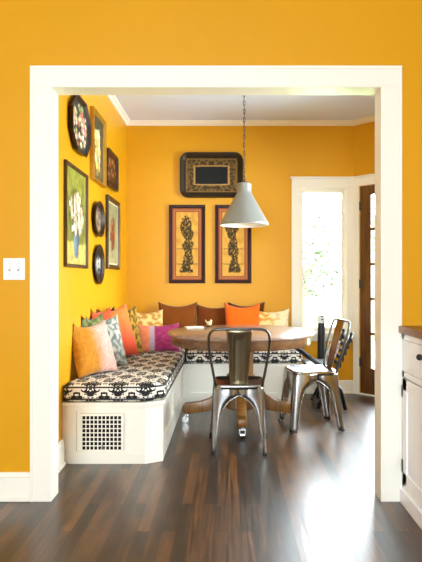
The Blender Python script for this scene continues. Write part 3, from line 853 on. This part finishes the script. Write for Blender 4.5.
# ------------------------------------------------------------------ dark folding chair and slim black vessel behind
t = thing('folding_chair', 'black cross-legged folding chair half hidden behind the right metal chair', 'chair', (.85, 5.1, 0))
def wp(x, y, z): return (x-.85, y-5.1, z)
for y in (4.93, 5.27):
    yo = .02
    f = MB(); f.tube([wp(.80, y+yo, .012), wp(.93, y+yo, .28), wp(1.075, y+yo, .60), wp(1.1, y+yo, .67)], .016, 10); lg = f.build('back_leg', M_black, t, 179)
    MB().sphere(wp(1.1, y+yo, .68), .018).build('finial', M_black, lg, 179)
    f = MB(); f.tube([wp(.60, y-yo, .56), wp(.82, y-yo, .40), wp(1.0, y-yo, .18), wp(1.04, y-yo, .012)], .018, 10); f.build('front_leg', M_black, t, 179)
for q in (0., .14, .28): MB().tube([wp(.80+q*.46, 4.95, .05+q*.437), wp(.80+q*.46, 5.29, .05+q*.437)], .009, 8).build('rung', M_black, t, 179)
for (x, z, r) in ((1.015, .1, .011), (.61, .555, .013)): MB().tube([wp(x, 4.91, z), wp(x, 5.25, z)], r, 8).build('stretcher', M_black, t, 179)
f = MB()
for k in range(5):
    z = .40+k*.055; x = .945+(z-.28)*.45; f.box(x-.85-.006, x-.85+.006, 4.93-5.1, 5.31-5.1, z-.02, z+.02)
f.build('back_slats', M_black, t)
f = MB(); f.box(.70-.85, .945-.85, 4.93-5.1, 5.29-5.1, .392, .41, bev=.004); f.build('seat', M_black, t)
pillow('small lilac and cream floral cushion on the black folding chair', (.925, 5.10), 90+180, 22, .26, .22, .07, patt('9a8aa0', 'eee6e0', 5, .0, 31), 21, name='floral_cushion', zb=.41, group=None, cat='cushion')
t = thing('tall_vessel', 'slim black upright vessel with a blue and white band, below the window', 'vase', (.925, 5.50, 0))
MB().lathe([(0, 0), (.05, 0), (.055, .01), (.04, .05), (.038, .3), (.037, .72), (.036, .735), (0, .735)], 24).build('body', M_black, t, 40)
def bandcol(u, v): return hx('dfe4ec')
mb = MB().lathe([(0, .735), (.037, .735), (.04, .76), (.038, .80), (.03, .815), (0, .815)], 24)
mband = mat('blue_white_ceramic', hx('c9d0dc'), .3)
nt = mband.node_tree; vo = nt.nodes.new('ShaderNodeTexVoronoi'); vo.inputs['Scale'].default_value = 45
cr = nt.nodes.new('ShaderNodeValToRGB'); cr.color_ramp.elements[0].position = .3; cr.color_ramp.elements[0].color = (*hx('2c3652'), 1); cr.color_ramp.elements[1].position = .42; cr.color_ramp.elements[1].color = (*hx('e4e8ee'), 1)
tcn = nt.nodes.new('ShaderNodeTexCoord'); nt.links.new(tcn.outputs['Object'], vo.inputs['Vector']); nt.links.new(vo.outputs['Distance'], cr.inputs['Fac']); nt.links.new(cr.outputs['Color'], nt.nodes['Principled BSDF'].inputs['Base Color'])
mb.build('neck_band', mband, t, 40)
MB().lathe([(.028, .815), (.03, .90), (.027, .90), (.025, .815)], 24).build('glass_neck', M_glass, t, 40)

M_cab = mat('white_cabinet_paint', hx('f5f7fd'), .35)
# ------------------------------------------------------------------ kitchen cabinet on the right
KX, KY0, KY1 = .906, 2.25, 2.886
t = thing('base_cabinet', 'white base cabinet with one drawer over a door, right of the opening', 'cabinet', (KX, KY1, 0))
def kb(x0, x1, y0, y1, z0, z1): return (x0-KX, x1-KX, y0-KY1, y1-KY1, z0, z1)
m = MB(); m.box(*kb(KX+.012, 1.555, KY0, KY1, 0, .88)); m.box(*kb(KX, KX+.014, KY1-.03, KY1, .09, .88)).box(*kb(KX, KX+.014, KY0, KY0+.03, .09, .88)).box(*kb(KX, KX+.014, KY0, KY1, .85, .88)).box(*kb(KX, KX+.014, KY0, KY1, .655, .685)).box(*kb(KX, KX+.014, KY0, KY1, .07, .11)); m.build('carcass', M_cab, t)
MB().box(*kb(KX-.012, KX+.012, KY0, KY1, 0, .075), bev=.003).build('plinth', M_cab, t)
d = MB().box(*kb(KX-.004, KX+.013, KY0+.032, KY1-.032, .688, .847), bev=.003).build('drawer', M_cab, t)
MB().sphere((KX-.028-KX, 2.545-KY1, .80), .015).tube([(-.028, 2.545-KY1, .80), (0, 2.545-KY1, .80)], .006, 8).build('knob', M_black, d, 179)
m = MB(); ya, yb, za, zb2 = KY0+.032, KY1-.032, .113, .652
m.box(*kb(KX-.002, KX+.010, ya, yb, za, zb2)); r = .06
for a in ((ya, ya+r, za, zb2), (yb-r, yb, za, zb2), (ya, yb, za, za+r), (ya, yb, zb2-r, zb2)): m.box(*kb(KX-.008, KX+.010, a[0], a[1], a[2], a[3]), bev=.002)
d = m.build('cabinet_door', M_cab, t)
for z in (.20, .585): MB().tube([(-.008, KY1-.031-KY1, z-.03), (-.008, KY1-.031-KY1, z+.03)], .006, 8).box(-.006, 0, -.03, -.008, z-.028, z+.028).build('hinge', M_dsteel, d)
MB().sphere((-.03, KY0+.07-KY1, .6), .015).tube([(-.03, KY0+.07-KY1, .6), (0, KY0+.07-KY1, .6)], .006, 8).build('knob', M_black, d, 179)
o = MB().box(KX-.02, 1.557, KY0-.01, KY1, .881, .918, bev=.004).build('countertop', M_counter); tag(o, 'brown wooden countertop lying on the white cabinet at right', 'countertop')

# ------------------------------------------------------------------ light
wd = bpy.data.worlds.new('World'); bpy.context.scene.world = wd; wd.use_nodes = True
nt = wd.node_tree; bg = nt.nodes['Background']; bg.inputs['Color'].default_value = (.85, .94, 1, 1); bg.inputs['Strength'].default_value = 42
def area(name, loc, rot, sx, sy, e, col=(1, 1, 1)):
    l = bpy.data.lights.new(name, 'AREA'); l.shape = 'RECTANGLE'; l.size = sx; l.size_y = sy; l.energy = e; l.color = col
    o = bpy.data.objects.new(name, l); C.objects.link(o); o.location = loc; o.rotation_euler = rot; return o
# portals: they only tell the renderer where the daylight comes in
for o in (area('added_rear_window_portal', (-.6, -2.62, 1.525), (PI/2, 0, 0), 2.2, 1.45, 1), area('right_window_portal', (XR+.14, (a0+a1)/2, 1.5), (PI/2, 0, PI/2), 1.1, 1.6, 1),
          area('back_window_portal', ((WX0+WX1)/2, YB+.14, (WZ0+WZ1)/2), (-PI/2, 0, 0), WX1-WX0, WZ1-WZ0, 1)):
    o.data.cycles.is_portal = True
q = MA @ Vector(((D0+D1)/2, .14, 1.15)); o = area('door_portal', q, (-PI/2, 0, -PI/4), .7, 1.8, 1); o.data.cycles.is_portal = True

cam = bpy.data.cameras.new('Camera'); co = bpy.data.objects.new('Camera', cam); C.objects.link(co)
co.location = (0, 0, 1.15); co.rotation_euler = (PI/2, 0, 0)
cam.sensor_fit = 'AUTO'; cam.sensor_width = 36; cam.lens = 555/562*36; cam.shift_x = -17/562; cam.shift_y = 0
cam.clip_start = .02
sc = bpy.context.scene; sc.camera = co
sc.view_settings.view_transform = 'Standard'; sc.view_settings.look = 'None'; sc.view_settings.gamma = 1; sc.view_settings.use_curve_mapping = False
sc.view_settings.exposure = -0.13
sc.cycles.max_bounces = 10; sc.cycles.diffuse_bounces = 6
sc.cycles.use_denoising = True
